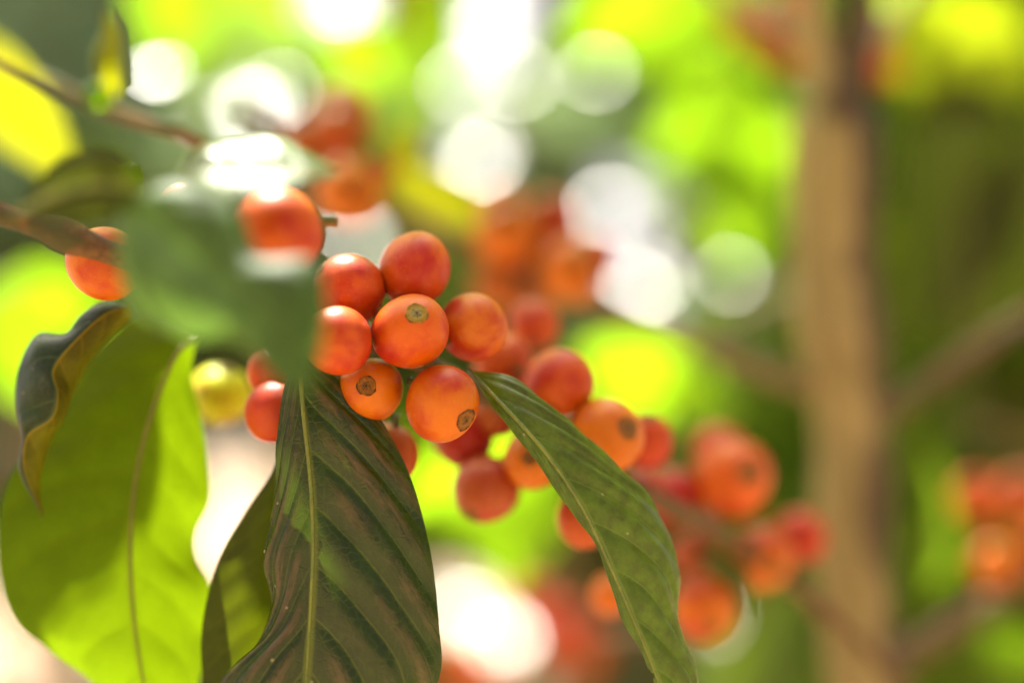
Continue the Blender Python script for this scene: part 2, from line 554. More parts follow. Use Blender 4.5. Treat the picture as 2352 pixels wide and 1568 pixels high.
# shared plain leaf: base at the origin, runs along +Y, one unit long and one wide, lies in XY
def plain_leaf(name, mat, nu=12, nv=3, bend=0.14, fold=0.10, seed=0):
    rr = random.Random(seed)
    V, F, UV = [], [], []
    ph = rr.uniform(0, 6)
    for i in range(nu + 1):
        t = i / nu
        wd = 0.5 * (math.sin(math.pi * t ** 0.85) ** 0.9) * (1 - 0.25 * t) * 1.12 if 0 < i < nu else 0.012
        for j in range(-nv, nv + 1):
            a = j / nv
            z = -bend * t * t + fold * abs(a) * wd * 2 + 0.02 * abs(a) * math.sin(9 * t + ph + (1 if a > 0 else 0))
            V.append((a * wd + 0.03 * math.sin(3 * t + ph), t, z))
            UV.append((t, (a + 1) / 2))
    nc = 2 * nv + 1
    for i in range(nu):
        for j in range(nc - 1):
            F.append((i * nc + j, i * nc + j + 1, (i + 1) * nc + j + 1, (i + 1) * nc + j))
    return mesh(name, V, F, mat, UV)


LEAFMESH = {}
def leafmesh(mat, seed=0):
    key = (mat, seed % 3)
    if key not in LEAFMESH:
        LEAFMESH[key] = plain_leaf('leaf', M[mat], seed=seed % 3, bend=(0.10, 0.18, 0.26)[seed % 3], fold=(0.06, 0.14, 0.10)[seed % 3])
    return LEAFMESH[key]


def blurred_leaf(parent, x, y, d, ln, wd, ang, mat, pitch=0.0, roll=0.0, seed=0, name='leaf'):
    """A leaf centred at (x, y, d), ln by wd picture units, its tip at picture angle ang (0 right, 90 up),
    pitch: the tip leans away from (+) or towards (-) the camera, roll: turned about its own axis."""
    a, pt, ro = math.radians(ang), math.radians(pitch), math.radians(roll)
    c = P(x, y, d)
    ydir = (CR * math.cos(a) + CU * math.sin(a)) * math.cos(pt) + CF * math.sin(pt)
    zdir = -CF - (S * 0.6 if mat in ('leaf_mint', 'leaf_fern', 'leaf_lime', 'leaf_yellow', 'leaf_gold', 'leaf_moss') else Vector((0, 0, -0.4)))
    zdir = zdir - ydir * zdir.dot(ydir)
    zdir.normalize()
    zdir = Quaternion(ydir, ro) @ zdir
    xdir = ydir.cross(zdir)
    L, Wd = PX(ln, d) / max(0.4, math.cos(pt)), PX(wd, d) / max(0.35, math.cos(ro))
    mt = Matrix((xdir, ydir, zdir)).transposed()
    o = link(name, leafmesh(mat, seed), parent)
    o.location = c - ydir * (L / 2) - parent.location
    o.rotation_mode = 'QUATERNION'
    o.rotation_quaternion = mt.to_quaternion()
    o.scale = (Wd, L, L)
    return o, c - ydir * (L / 2)


# ------------------------------------------------------------------ the ground
gv, gf = [], []
GN = 40
for i in range(GN + 1):
    for j in range(GN + 1):
        x = (i / GN - 0.5) * 2
        y = (j / GN - 0.5) * 2
        X, Y = math.copysign(abs(x) ** 3, x) * 400, math.copysign(abs(y) ** 3, y) * 400
        gv.append((X, Y, 0.05 * math.sin(X * 0.9) * math.cos(Y * 0.7) if abs(X) < 40 and abs(Y) < 40 else 0.0))
for i in range(GN):
    for j in range(GN):
        gf.append((i * (GN + 1) + j, (i + 1) * (GN + 1) + j, (i + 1) * (GN + 1) + j + 1, i * (GN + 1) + j + 1))
tag(link('ground', mesh('ground', gv, gf, M['ground'])), kind='structure', label='reddish brown plantation soil under the coffee trees')


# ------------------------------------------------------------------ coffee cherries
def cherry_mesh(seed):
    """Lathe round Z, flower end at +Z; unit radius; slightly taller or flatter by seed."""
    rr = random.Random(seed)
    asp = rr.uniform(0.95, 1.06)
    ssz = rr.uniform(0.26, 0.32)
    seg, nlat = 40, 26
    ph = [rr.uniform(0, 6.28) for _ in range(4)]
    V, F = [], []
    zc = 0.945
    for i in range(nlat + 1):
        for j in range(seg):
            a = 2 * math.pi * j / seg
            rim_t = ssz * (1 + .05 * math.sin(3 * a + ph[1]) + .03 * math.sin(7 * a + ph[2]) + .02 * math.sin(11 * a + ph[3]))
            th = math.pi - (math.pi - rim_t) * i / nlat      # from the stalk end up to the scar's ragged rim
            r = 1 + 0.026 * math.cos(2 * a + ph[0]) * math.sin(th) + 0.018 * math.cos(3 * a + ph[1]) * math.sin(th) ** 2 + 0.015 * math.sin(2 * th + ph[2])
            if th > 2.75:
                r -= 0.10 * ((th - 2.75) / 0.39) ** 2
            V.append((r * math.sin(th) * math.cos(a), r * math.sin(th) * math.sin(a), r * math.cos(th) * asp))
    for i in range(nlat):
        for j in range(seg):
            j2 = (j + 1) % seg
            F.append((i * seg + j, i * seg + j2, (i + 1) * seg + j2, (i + 1) * seg + j))
    F.append(tuple(range(seg))[::-1])
    rim = [V[nlat * seg + j] for j in range(seg)]
    # the flat round flower scar: raised lip, sunken ring, small rough knob in the middle
    prof = [(1.0, 0.0), (0.97, 0.022), (0.90, 0.020), (0.82, -0.006), (0.66, 0.014), (0.52, 0.006), (0.42, -0.012), (0.34, 0.014), (0.24, 0.004), (0.12, 0.03), (0.0, 0.012)]
    SV, SF = [], []
    cz = sum(p[2] for p in rim) / seg
    for k, (q, dz) in enumerate(prof[:-1]):
        for j in range(seg):
            x, y, z = rim[j]
            wv = 0.010 * math.sin(7 * j * 6.28 / seg + ph[3] + k) * (1 if 1 < k else 0) * (0.4 + q)
            SV.append((x * q, y * q, z * q + (cz + 0.028) * (1 - q) + dz + wv))
    SV.append((0, 0, cz + 0.028 + prof[-1][1]))
    for k in range(len(prof) - 2):
        for j in range(seg):
            j2 = (j + 1) % seg
            SF.append((k * seg + j, k * seg + j2, (k + 1) * seg + j2, (k + 1) * seg + j))
    b = (len(prof) - 2) * seg
    for j in range(seg):
        SF.append((b + j, b + (j + 1) % seg, len(SV) - 1))
    me = mesh('cherry', V, F, M['cherry'])
    sc = [mesh('flower_scar', SV, SF, M[q]) for q in ('scar_green', 'scar_brown')]
    stv, stf = tube_data([(0, 0, -0.86), (0.03, 0.0, -1.05), (0.0, 0.05, -1.3)], [0.16, 0.10, 0.13], n=8, seg=8)
    return me, sc, mesh('stalk', stv, stf, M['stalk'])


CH = [cherry_mesh(i) for i in range(9)]
NCH = [0]
ORANGE = (0.541, 0.0962, 0.0019)
AMBER = (0.526, 0.1354, 0.0014)
RED = (0.449, 0.0568, 0.0030)
DEEP = (0.300, 0.0320, 0.0080)
GOLD = (0.60, 0.62, 0.003)
BROWN = (0.378, 0.0945, 0.0054)
CHERRY_PTS = []


def cherry(parent, x, y, r, d, scar=None, col=ORANGE, red=0.3, node=None, brown=None, seed=None):
    """scar: where the flower scar shows, as an offset in radii from the centre (picture right, picture up);
    a third value of -1 turns it to the far side."""
    c = P(x, y, d)
    R = PX(r, d)
    if scar is not None:
        sx, sy = scar[0], scar[1]
        q = max(0.0, 1 - sx * sx - sy * sy)
        ax = CR * sx + CU * sy - CF * (math.sqrt(q) * (scar[2] if len(scar) > 2 else 1))
    else:
        ax = (c - node) if node is not None else Vector((0, -0.3, -1))
        ax = ax.normalized() + Vector((RNG.uniform(-.35, .35), RNG.uniform(-.35, .35), RNG.uniform(-.35, .35)))
    ax.normalize()
    k = NCH[0] if seed is None else seed + 5 * (NCH[0] % 2)
    NCH[0] += 1
    me, sc, st = CH[k % len(CH)]
    o = link('cherry', me, parent, c - parent.location)
    o.rotation_mode = 'QUATERNION'
    o.rotation_quaternion = Quaternion(ax, RNG.uniform(0, 6.28)) @ Vector((0, 0, 1)).rotation_difference(ax)
    o.scale = (R * RNG.uniform(.95, 1.03), R * RNG.uniform(.95, 1.03), R * RNG.uniform(.97, 1.06))
    o.color = (*col, red)
    link('flower_scar', sc[(k % 2) if brown is None else (1 if brown else 0)], o)
    link('stalk', st, o)
    CHERRY_PTS.append((c, R))
    return o


# ------------------------------------------------------------------ the branch in focus
focal_stem_px = [(-160, 430, .245), (0, 490, .248), (130, 535, .250), (280, 590, .254), (450, 650, .262), (650, 715, .270), (900, 800, .278), (1080, 890, .283),
                 (1260, 990, .290), (1480, 1130, .308), (1680, 1240, .338), (1850, 1370, .358), (2000, 1500, .372), (2160, 1680, .388)]
fs = [P(*q) for q in focal_stem_px]
fb = thing('coffee_branch', 'coffee branch in focus, heavy with orange cherries, with hanging leaves at its middle and left', 'branch', fs[0])
tube('stem', fb, fs, [.0020, .0022, .0022, .0022, .0020, .0019, .0019], M['stem'], n=120, seg=12, jit=0.03,
     knots=((.08, .5, .012), (.27, .5, .012), (.45, .5, .012), (.62, .5, .012), (.8, .5, .012)))

def near_node(x, y, d):
    p = P(x, y, d)
    return min(fs, key=lambda q: (q - p).length)

FOC = [  # x, y, r, depth, scar, colour, red
    (943, 760, 89, 0.2615, (.22, .45), ORANGE, .38, False, 0),
    (952, 620, 86, 0.2715, (.30, .80, -1), (0.508, 0.093, 0.0025), .42, True, 1),
    (1085, 752, 79, 0.2715, (.75, .35, -1), AMBER, .42, True, 2),
    (1015, 925, 88, 0.2610, (.68, -.44), AMBER, .52, True, 3),
    (800, 668, 85, 0.2680, (-.72, .62), ORANGE, .50, True, 4),
    (776, 782, 79, 0.2560, (-.90, .05), ORANGE, .46, True, 0),
    (852, 895, 76, 0.2660, (-.03, .14), AMBER, .26, True, 2),
    (888, 1043, 77, 0.2800, None, (0.384, 0.081, 0.0062), .36, True, 3),
    (640, 532, 104, 0.2400, (-.93, -.25), (0.527, 0.093, 0.0025), .36, True, 4),
    (632, 945, 70, 0.2740, (-.6, -.6, -1), RED, .45, True, 1),
    (640, 855, 66, 0.2800, None, ORANGE, .4, True, 2),
    (240, 605, 88, 0.2640, (.5, -.5, -1), AMBER, .25, True, 3),
    (425, 480, 62, 0.2600, None, ORANGE, .3, True, 1),
    (1285, 880, 79, 0.2930, (.3, .7, -1), ORANGE, .42, True, 0),
    (1393, 1000, 83, 0.2880, (.52, .26), AMBER, .12, True, 2),
    (1482, 1010, 62, 0.3050, None, RED, .5, True, 4),
    (1155, 835, 72, 0.3080, None, ORANGE, .35, True, 3),
    (1065, 1000, 72, 0.3020, None, DEEP, .7, True, 0),
    (1145, 945, 62, 0.3000, None, (0.372, 0.087, 0.0124), .35, True, 1),
    (1116, 1123, 80, 0.2960, (-.45, -.7), (0.384, 0.081, 0.0186), .48, True, 2),
    (1226, 1055, 70, 0.2900, (-.15, .15), AMBER, .12, True, 3),
    (1340, 1193, 64, 0.2930, None, (0.434, 0.074, 0.0074), .4, True, 4),
    (1225, 745, 58, 0.3250, None, ORANGE, .45, True, 0),
    (1545, 1140, 66, 0.3440, None, DEEP, .75, True, 1),
    (1470, 1130, 60, 0.3180, None, RED, .6, True, 2),
    (1682, 1098, 92, 0.3440, (.3, .25), ORANGE, .28, True, 3),
    (1655, 1040, 66, 0.3580, None, RED, .45, True, 4),
    (1745, 1278, 78, 0.3520, (.25, -.25), AMBER, .30, True, 0),
    (1835, 1232, 64, 0.3640, None, RED, .62, True, 1),
    (1617, 1395, 78, 0.3400, (.1, -.4), AMBER, .40, True, 2),
    (1405, 1365, 48, 0.3350, None, AMBER, .25, True, 3),
    (1590, 1270, 50, 0.3520, None, (0.35, .10, .02), .4, True, 4),
]
for (x, y, r, d, sc_, col, red, br, sd) in FOC:
    cherry(fb, x, y, r, d, sc_, col, red, near_node(x, y, d), br, sd)
yc = cherry(fb, 508, 905, 71, .312, (.3, .9), GOLD, -.6, near_node(508, 905, .29), False, 1)
yc['label'] = 'unripe yellow cherry'

# hanging leaf with sheen, in focus
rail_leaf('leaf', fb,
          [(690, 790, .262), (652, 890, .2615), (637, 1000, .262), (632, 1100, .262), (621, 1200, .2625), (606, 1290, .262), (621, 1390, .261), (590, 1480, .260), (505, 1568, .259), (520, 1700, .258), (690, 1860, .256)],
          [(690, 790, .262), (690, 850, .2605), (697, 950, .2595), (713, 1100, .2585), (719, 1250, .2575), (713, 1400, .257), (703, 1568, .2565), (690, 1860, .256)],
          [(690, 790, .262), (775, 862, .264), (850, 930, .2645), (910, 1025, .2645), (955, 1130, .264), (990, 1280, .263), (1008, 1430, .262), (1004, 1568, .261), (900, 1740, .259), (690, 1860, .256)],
          M['leaf_sheen'], nu=150, nv=26, bulge=.0024, corr=.0014, nveins=8.5, k=2.6, ripple=.0003, label='dark glossy hanging leaf with dusty streaks of painted sheen', rib_r=.00046)
# olive leaf behind it
rail_leaf('leaf', fb,
          [(650, 980, .276), (625, 1080, .275), (560, 1180, .275), (500, 1290, .274), (470, 1400, .273), (462, 1500, .273), (480, 1620, .273), (560, 1760, .273)],
          [(650, 980, .276), (655, 1150, .275), (640, 1350, .274), (610, 1550, .273), (560, 1760, .273)],
          [(650, 980, .276), (720, 1150, .276), (730, 1350, .276), (700, 1560, .275), (560, 1760, .273)],
          M['leaf_olive'], nu=80, nv=12, bulge=.0015, corr=.0005, nveins=9, k=1.5, label='dull olive leaf behind the glossy one')
# arching leaf to the lower right
rail_leaf('leaf', fb,
          [(1078, 850, .268), (1128, 930, .2630), (1213, 1035, .2600), (1290, 1145, .2590), (1345, 1215, .2588), (1378, 1275, .2588), (1412, 1370, .2588), (1436, 1440, .2586), (1480, 1510, .2585), (1497, 1568, .2585), (1560, 1760, .258)],
          [(1078, 850, .268), (1150, 925, .2618), (1250, 1035, .2585), (1335, 1160, .2575), (1398, 1290, .2572), (1455, 1420, .2572), (1500, 1530, .2575), (1525, 1600, .2578), (1560, 1760, .258)],
          [(1078, 850, .268), (1180, 868, .2660), (1290, 955, .2655), (1400, 1050, .2660), (1485, 1135, .2665), (1535, 1225, .2668), (1560, 1310, .2666), (1553, 1385, .2662), (1572, 1470, .2655), (1602, 1568, .2650), (1560, 1760, .258)],
          M['leaf_mottled'], nu=150, nv=20, bulge=.0013, corr=.0012, nveins=9, k=2.4, ripple=.0002, label='mottled green leaf arching down, with a bitten edge',
          bites=((.775, .815, -1, lambda q: 0.10 + 0.9 * abs((q - .795) / .02)),), rib_r=.00045)
# large backlit leaf at the left
rail_leaf('leaf', fb,
          [(455, 765, .285), (380, 725, .287), (300, 737, .288), (215, 815, .288), (155, 920, .286), (95, 1005, .285), (30, 1080, .284), (-2, 1200, .283), (2, 1330, .283), (40, 1430, .283), (110, 1490, .283), (225, 1580, .283), (370, 1760, .283)],
          [(455, 765, .285), (405, 815, .283), (348, 950, .280), (312, 1100, .279), (300, 1250, .278), (306, 1400, .278), (330, 1568, .279), (370, 1760, .283)],
          [(455, 765, .285), (440, 860, .286), (462, 960, .287), (478, 1060, .288), (482, 1150, .288), (450, 1220, .287), (452, 1280, .287), (485, 1350, .288), (470, 1450, .288), (455, 1568, .287), (370, 1760, .283)],
          M['leaf_backlit'], nu=110, nv=18, bulge=.0012, corr=.0005, nveins=9, k=1.5, label='large hanging leaf with sunlight shining through its lower half',
          ribmat=M['rib_ochre'], rib_r=.00045)
# curled leaf at the far left: dark upper side folded over an ochre underside
rail_leaf('leaf', fb,
          [(300, 700, .274), (235, 694, .275), (190, 722, .275), (158, 766, .274), (85, 768, .274), (42, 850, .274), (38, 935, .273), (56, 1002, .272), (44, 1080, .2725), (100, 1190, .273)],
          [(300, 700, .274), (240, 722, .270), (172, 782, .268), (122, 848, .267), (132, 905, .266), (118, 960, .267), (62, 1002, .269), (56, 1080, .271), (100, 1190, .273)],
          [(300, 735, .276), (255, 770, .276), (205, 832, .276), (162, 915, .276), (132, 975, .276), (105, 1050, .276), (92, 1110, .275), (100, 1190, .273)],
          None, nu=90, nv=10, bulge=.0010, corr=.0003, nveins=6, k=1.2, mats=[M['leaf_dark_gloss'], M['leaf_ochre']], label='curled leaf, dark glossy face folded over an ochre underside', rib=False)
# sunlit curled leaf above the cherries
rail_leaf('leaf', fb,
          [(778, 394, .219), (700, 412, .214), (600, 432, .211), (500, 462, .211), (440, 465, .214), (406, 400, .219)],
          [(778, 394, .219), (690, 398, .218), (590, 395, .217), (490, 392, .218), (430, 388, .219), (406, 400, .219)],
          [(778, 394, .219), (725, 362, .225), (640, 318, .2265), (540, 322, .2265), (450, 343, .225), (406, 400, .219)],
          M['leaf_pale'], nu=60, nv=10, bulge=.0010, corr=.0005, nveins=8, k=1.5, label='pale leaf bleached white by direct sun above the cherries')
# small olive leaf by the stem
rail_leaf('leaf', fb,
          [(40, 490, 0.216), (110, 510, 0.212), (200, 505, 0.210), (270, 490, 0.209), (340, 440, 0.209)],
          [(40, 490, 0.216), (120, 450, 0.213), (220, 425, 0.211), (340, 440, 0.209)],
          [(40, 490, 0.216), (110, 400, 0.214), (190, 350, 0.213), (270, 355, 0.211), (340, 440, 0.209)],
          M['leaf_olive'], nu=40, nv=8, bulge=.0002, corr=.0002, label='small olive leaf above the stem')
# small leaf tucked among the lower right cherries
rail_leaf('leaf', fb,
          [(1585, 1275, .340), (1640, 1300, .338), (1690, 1350, .338), (1712, 1430, .340)],
          [(1585, 1275, .340), (1655, 1290, .337), (1705, 1340, .337), (1712, 1430, .340)],
          [(1585, 1275, .340), (1670, 1275, .341), (1722, 1335, .341), (1712, 1430, .340)],
          M['leaf_mottled'], nu=40, nv=6, bulge=.0004, corr=.0002, label='narrow green leaf tucked among the blurred cherries', rib=False)
# blurred leaf close to the camera
rail_leaf('leaf', fb,
          [(280, 465, 0.211), (272, 590, 0.209), (315, 720, 0.207), (440, 780, 0.205), (550, 790, 0.204), (640, 880, 0.201), (720, 900, 0.200)],
          [(280, 465, 0.211), (400, 565, 0.207), (530, 670, 0.204), (640, 790, 0.201), (720, 900, 0.200)],
          [(280, 465, 0.211), (400, 420, 0.211), (540, 470, 0.211), (600, 585, 0.208), (725, 600, 0.206), (750, 720, 0.203), (720, 900, 0.200)],
          M['leaf_front'], nu=50, nv=10, bulge=.002, corr=.0006, nveins=6, rib=False, label='green leaf nearest the camera, melted by blur over the stem')

# ------------------------------------------------------------------ twig at the upper left
tw = [P(*q) for q in [(-150, 70, 0.210), (0, 145, 0.211), (110, 190, 0.213), (230, 245, 0.216), (330, 280, 0.221), (440, 320, 0.230), (560, 400, 0.258)]]
tb_ = thing('coffee_twig', 'thin bare twig with small upright yellow-green leaflets at the upper left', 'twig', tw[0])
tube('stem', tb_, tw, [.0011, .0011, .0012, .0013], M['twig'], n=60, seg=10, jit=0.04)
rail_leaf('leaf', tb_, [(258, 225, 0.216), (240, 190, 0.215), (236, 150, 0.215), (239, 90, 0.216), (244, 20, 0.218)],
          [(258, 225, 0.216), (250, 180, 0.214), (247, 130, 0.214), (246, 80, 0.216), (244, 20, 0.218)],
          [(258, 225, 0.216), (263, 185, 0.217), (261, 135, 0.218), (254, 75, 0.218), (244, 20, 0.218)], M['leaf_yellow'], nu=30, nv=5, rib=False)
rail_leaf('leaf', tb_, [(235, 250, 00.215), (222, 235, 00.215), (218, 215, 00.215), (224, 190, 00.215)],
          [(235, 250, 00.215), (229, 230, 00.214), (226, 212, 00.214), (224, 190, 00.215)],
          [(235, 250, 00.215), (240, 232, 00.216), (236, 210, 00.216), (224, 190, 00.215)], M['leaf_lime'], nu=20, nv=4, rib=False)
rail_leaf('leaf', tb_, [(300, 480, 0.262), (285, 450, 0.262), (284, 400, 0.262), (300, 370, 0.262)],
          [(300, 480, 0.262), (300, 440, 0.260), (300, 400, 0.260), (300, 370, 0.262)],
          [(300, 480, 0.262), (322, 450, 0.262), (320, 400, 0.262), (300, 370, 0.262)], M['leaf_lime'], nu=20, nv=4, rib=False)

# ------------------------------------------------------------------ the coffee tree at the right
DT = .42
tp = [P(2110, 2300, DT + .02), P(2030, 1750, DT), P(1980, 1500, DT), P(1956, 1250, DT), P(1958, 1000, DT), P(1924, 740, DT), P(1916, 480, DT), P(1920, 250, DT)]
base = P(2110, 2300, DT + .02)
base = Vector((base.x + .02, base.y + .05, 0.0))
ct = thing('coffee_tree', 'slender tan trunk of a coffee tree, forked at the top, with fruiting side branches', 'tree', base)
rt = PX(84, DT)
tv, tf = tube_data([base, base * .5 + tp[0] * .5] + tp, [rt * 1.5, rt * 1.25, rt * 1.08, rt * 1.05, rt, rt * .98, rt * .97, rt * .98], n=150, seg=24, jit=.055,
                   knots=((.885, .16, .010), (.925, .10, .008), (.955, .18, .010), (.985, .2, .02)))
f1 = tube_data([P(1920, 290, DT), P(1886, 120, DT), P(1862, -30, DT), P(1835, -260, DT + .01)], [rt * .80, rt * .50, rt * .44, rt * .4], n=24, seg=16, jit=.03)
f2 = tube_data([P(1925, 290, DT), P(1958, 140, DT - .003), P(1985, -20, DT - .005), P(2010, -260, DT - .006)], [rt * .75, rt * .46, rt * .40, rt * .36], n=24, seg=16, jit=.03)
kn = tube_data([P(1926, 250, DT - .006), P(1918, 244, DT - .0135)], [rt * .48, rt * .34], n=5, seg=12)
V_, F_ = join((tv, tf), f1, f2)


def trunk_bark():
    """Tan bark, paler along one side, darker brown round the other."""
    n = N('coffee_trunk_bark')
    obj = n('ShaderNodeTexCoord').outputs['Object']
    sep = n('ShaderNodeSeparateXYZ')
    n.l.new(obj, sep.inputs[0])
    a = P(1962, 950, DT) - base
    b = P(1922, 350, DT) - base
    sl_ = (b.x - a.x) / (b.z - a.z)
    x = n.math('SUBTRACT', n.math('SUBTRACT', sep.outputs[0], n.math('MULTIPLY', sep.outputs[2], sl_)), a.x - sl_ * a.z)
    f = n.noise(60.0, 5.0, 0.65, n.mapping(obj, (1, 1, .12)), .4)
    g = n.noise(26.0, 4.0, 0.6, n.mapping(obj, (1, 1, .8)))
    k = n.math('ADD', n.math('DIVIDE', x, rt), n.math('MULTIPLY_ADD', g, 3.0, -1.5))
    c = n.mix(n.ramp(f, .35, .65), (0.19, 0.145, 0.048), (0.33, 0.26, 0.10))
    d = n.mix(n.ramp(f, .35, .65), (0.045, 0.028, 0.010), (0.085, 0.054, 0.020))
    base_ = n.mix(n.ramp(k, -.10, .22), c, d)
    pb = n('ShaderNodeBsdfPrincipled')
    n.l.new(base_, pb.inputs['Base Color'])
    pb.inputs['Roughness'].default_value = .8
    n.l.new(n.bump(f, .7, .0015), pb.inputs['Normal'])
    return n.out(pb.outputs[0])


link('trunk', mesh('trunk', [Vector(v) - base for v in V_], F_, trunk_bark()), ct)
M['knot'] = bark_mat('knot_bark', (0.05, 0.03, 0.012), (0.09, 0.05, 0.02), (0.06, 0.035, 0.015), 200.0, 1.0)
link('knot', mesh('knot', [Vector(v) - base for v in kn[0]], kn[1], M['knot']), ct)


def side_branch(parent, px, rad, mat='twig'):
    return tube('branch', parent, [P(*q) for q in px], rad, M[mat], n=50, seg=10, jit=.04)


def sub(parentobj, ctree):
    """Cherries and leaves placed under a branch keep the tree's origin."""
    return parentobj


class BranchRoot:
    """Lets a part carry sub-parts: a branch mesh has its origin at the tree's base, so offsets are the same."""
    def __init__(self, o, loc):
        self.o, self.location = o, loc


def cherry_on(branch, *a, **k):
    o = cherry(ct, *a, **k)
    o.parent = branch
    for ch in list(o.children):                       # scar and stalk would be a fourth level on a tree's branch
        bpy.data.objects.remove(ch)
    return o


def leaf_on(branch, *a, **k):
    o, b = blurred_leaf(ct, *a, **k)
    o.parent = branch
    return o


b1 = side_branch(ct, [(1962, 920, DT), (1800, 870, .418), (1600, 790, .416), (1380, 690, .415), (1150, 590, .415), (950, 510, .41), (820, 430, .405), (700, 330, .41), (560, 250, .42)], [.0036, .0032, .003, .0028, .0022])
for (x, y, r, d, col, red) in [(790, 262, 72, .415, BROWN, .35), (775, 300, 62, .40, BROWN, .3), (700, 325, 52, .40, BROWN, .2), (800, 440, 76, .39, AMBER, 0), (880, 388, 34, .41, DEEP, .9),
                               (1165, 545, 78, .41, AMBER, 0), (1150, 470, 50, .42, AMBER, 0), (1268, 500, 62, .42, BROWN, .6), (1310, 622, 74, .40, AMBER, 0), (1368, 590, 56, .42, DEEP, .5),
                               (1140, 655, 58, .41, BROWN, 0), (1225, 580, 50, .43, (.4, .1, .02), .5), (1215, 690, 54, .42, BROWN, 0)]:
    cherry_on(b1, x, y, r, d, None, col, red, P(x, y + 40, d + .02))
leaf_on(b1, 1010, 450, .46, 420, 190, 165, 'leaf_moss', pitch=20, roll=-20, seed=1)
leaf_on(b1, 930, 330, .42, 110, 90, 60, 'leaf_yellow', seed=2)
b2 = side_branch(ct, [(1985, 980, DT), (2080, 920, .425), (2200, 830, .43), (2330, 745, .44), (2480, 660, .45)], [.0034, .0030, .0026, .0024], 'stem')
b3 = side_branch(ct, [(1990, 1560, DT), (2120, 1480, .43), (2250, 1400, .44), (2360, 1330, .45), (2500, 1250, .45)], [.0042, .004, .0036, .003], 'stem')
for (x, y, r, d, col, red) in [(2240, 1140, 54, .47, ORANGE, .2), (2340, 1140, 62, .45, (0.409, 0.081, 0.0062), .2), (2285, 1300, 56, .45, AMBER, 0), (2400, 1260, 60, .46, ORANGE, .5)]:
    cherry_on(b3, x, y, r, d, None, col, red, P(x, y + 60, d + .02))
b4 = side_branch(ct, [(1900, 130, DT), (1800, 70, .46), (1700, 10, .51), (1600, -60, .55)], [.003, .0026, .0024])
for (x, y, r, d, col, red) in [(1745, 60, 60, .55, BROWN, .1), (1810, 110, 50, .54, BROWN, .3), (1690, 30, 45, .56, AMBER, .3), (1790, 20, 48, .56, (.35, .1, .01), .4)]:
    cherry_on(b4, x, y, r, d, None, col, red, P(x, y - 40, d))
b5 = side_branch(ct, [(1965, 150, DT), (2040, 60, .46), (2130, -60, .50)], [.003, .0026, .0024])
for (x, y, r, d, col, red) in [(2010, 60, 46, .54, RED, .6), (2025, 150, 40, .54, RED, .6)]:
    cherry_on(b5, x, y, r, d, None, col, red, P(x, y - 40, d))
leaf_on(b5, 2230, 130, .58, 420, 300, -15, 'leaf_gold', pitch=15, roll=10, seed=0)
leaf_on(b5, 2110, 90, .56, 170, 150, -60, 'leaf_gold', pitch=0, roll=0, seed=1)
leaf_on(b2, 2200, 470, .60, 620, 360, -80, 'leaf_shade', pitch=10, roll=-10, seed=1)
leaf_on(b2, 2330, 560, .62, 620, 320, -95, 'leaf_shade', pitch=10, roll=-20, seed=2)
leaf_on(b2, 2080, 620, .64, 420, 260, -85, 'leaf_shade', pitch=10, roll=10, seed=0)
leaf_on(b3, 2360, 1500, .56, 260, 110, -35, 'leaf_lime', pitch=10, roll=20, seed=2)
leaf_on(b3, 2170, 1180, .52, 330, 130, 75, 'leaf_lime', pitch=10, roll=50, seed=2)

# ------------------------------------------------------------------ leafy sprays behind the cherries
def spray(label, stem_px, leaves, rad=(.003, .002), mat='twig', group='leafy sprays behind the cherries'):
    pts = [P(*q) for q in stem_px]
    t = thing('leafy_spray', label, 'foliage', pts[0], group)
    tube('stem', t, pts, list(rad), M[mat], n=40, seg=8, jit=.04)
    line = [Vector(q) for q in spline(pts, 60)]
    for i, (x, y, d, ln, wd, ang, mt, pt, ro) in enumerate(leaves):
        o, b = blurred_leaf(t, x, y, d, ln, wd, ang, mt, pt, ro, seed=i)
        q = min(line, key=lambda c: (c - b).length)
        if (q - b).length > .004:
            v, f = tube_data([q, (q + b) / 2 + Vector((0, 0, -.1)) * (q - b).length, b], [.0016, .0012, .0010], n=8, seg=6)
            # the leaf stalk belongs to its leaf: written in the leaf's own space
            im = (Matrix.Translation(o.location + t.location) @ o.rotation_quaternion.to_matrix().to_4x4() @ Matrix.Diagonal((*o.scale, 1))).inverted()
            link('petiole', mesh('petiole', [im @ Vector(c) for c in v], f, M['stalk']), o)
    return t


spray('lime green leaf glowing at the top left, hanging from above', [(560, -260, .80), (470, -120, .78), (420, -40, .76)],
      [(410, 20, .75, 260, 200, -100, 'leaf_lime', 10, 10), (620, -60, .8, 240, 170, -60, 'leaf_lime', 10, 10)])
spray('dull teal green leaves filling the top left corner', [(-250, -160, 1.0), (-60, -60, 1.0), (120, -20, 1.0), (300, -60, 1.02)],
      [(60, 90, 1.0, 420, 240, -70, 'leaf_teal', 25, 0), (220, 130, 1.04, 420, 230, -95, 'leaf_teal', 25, 0), (-20, 330, 1.06, 380, 220, -60, 'leaf_teal', 30, 0), (330, 250, 1.1, 340, 190, -80, 'leaf_teal', 30, 10)])
spray('round lime leaves hanging at the top centre', [(900, -260, .62), (890, -100, .62), (880, 20, .62)],
      [(835, 130, .60, 180, 170, -110, 'leaf_lime', 0, 0), (1000, 50, .66, 330, 130, 70, 'leaf_lime', 10, 20), (950, 30, .64, 200, 110, -40, 'leaf_olive', 10, 20)])
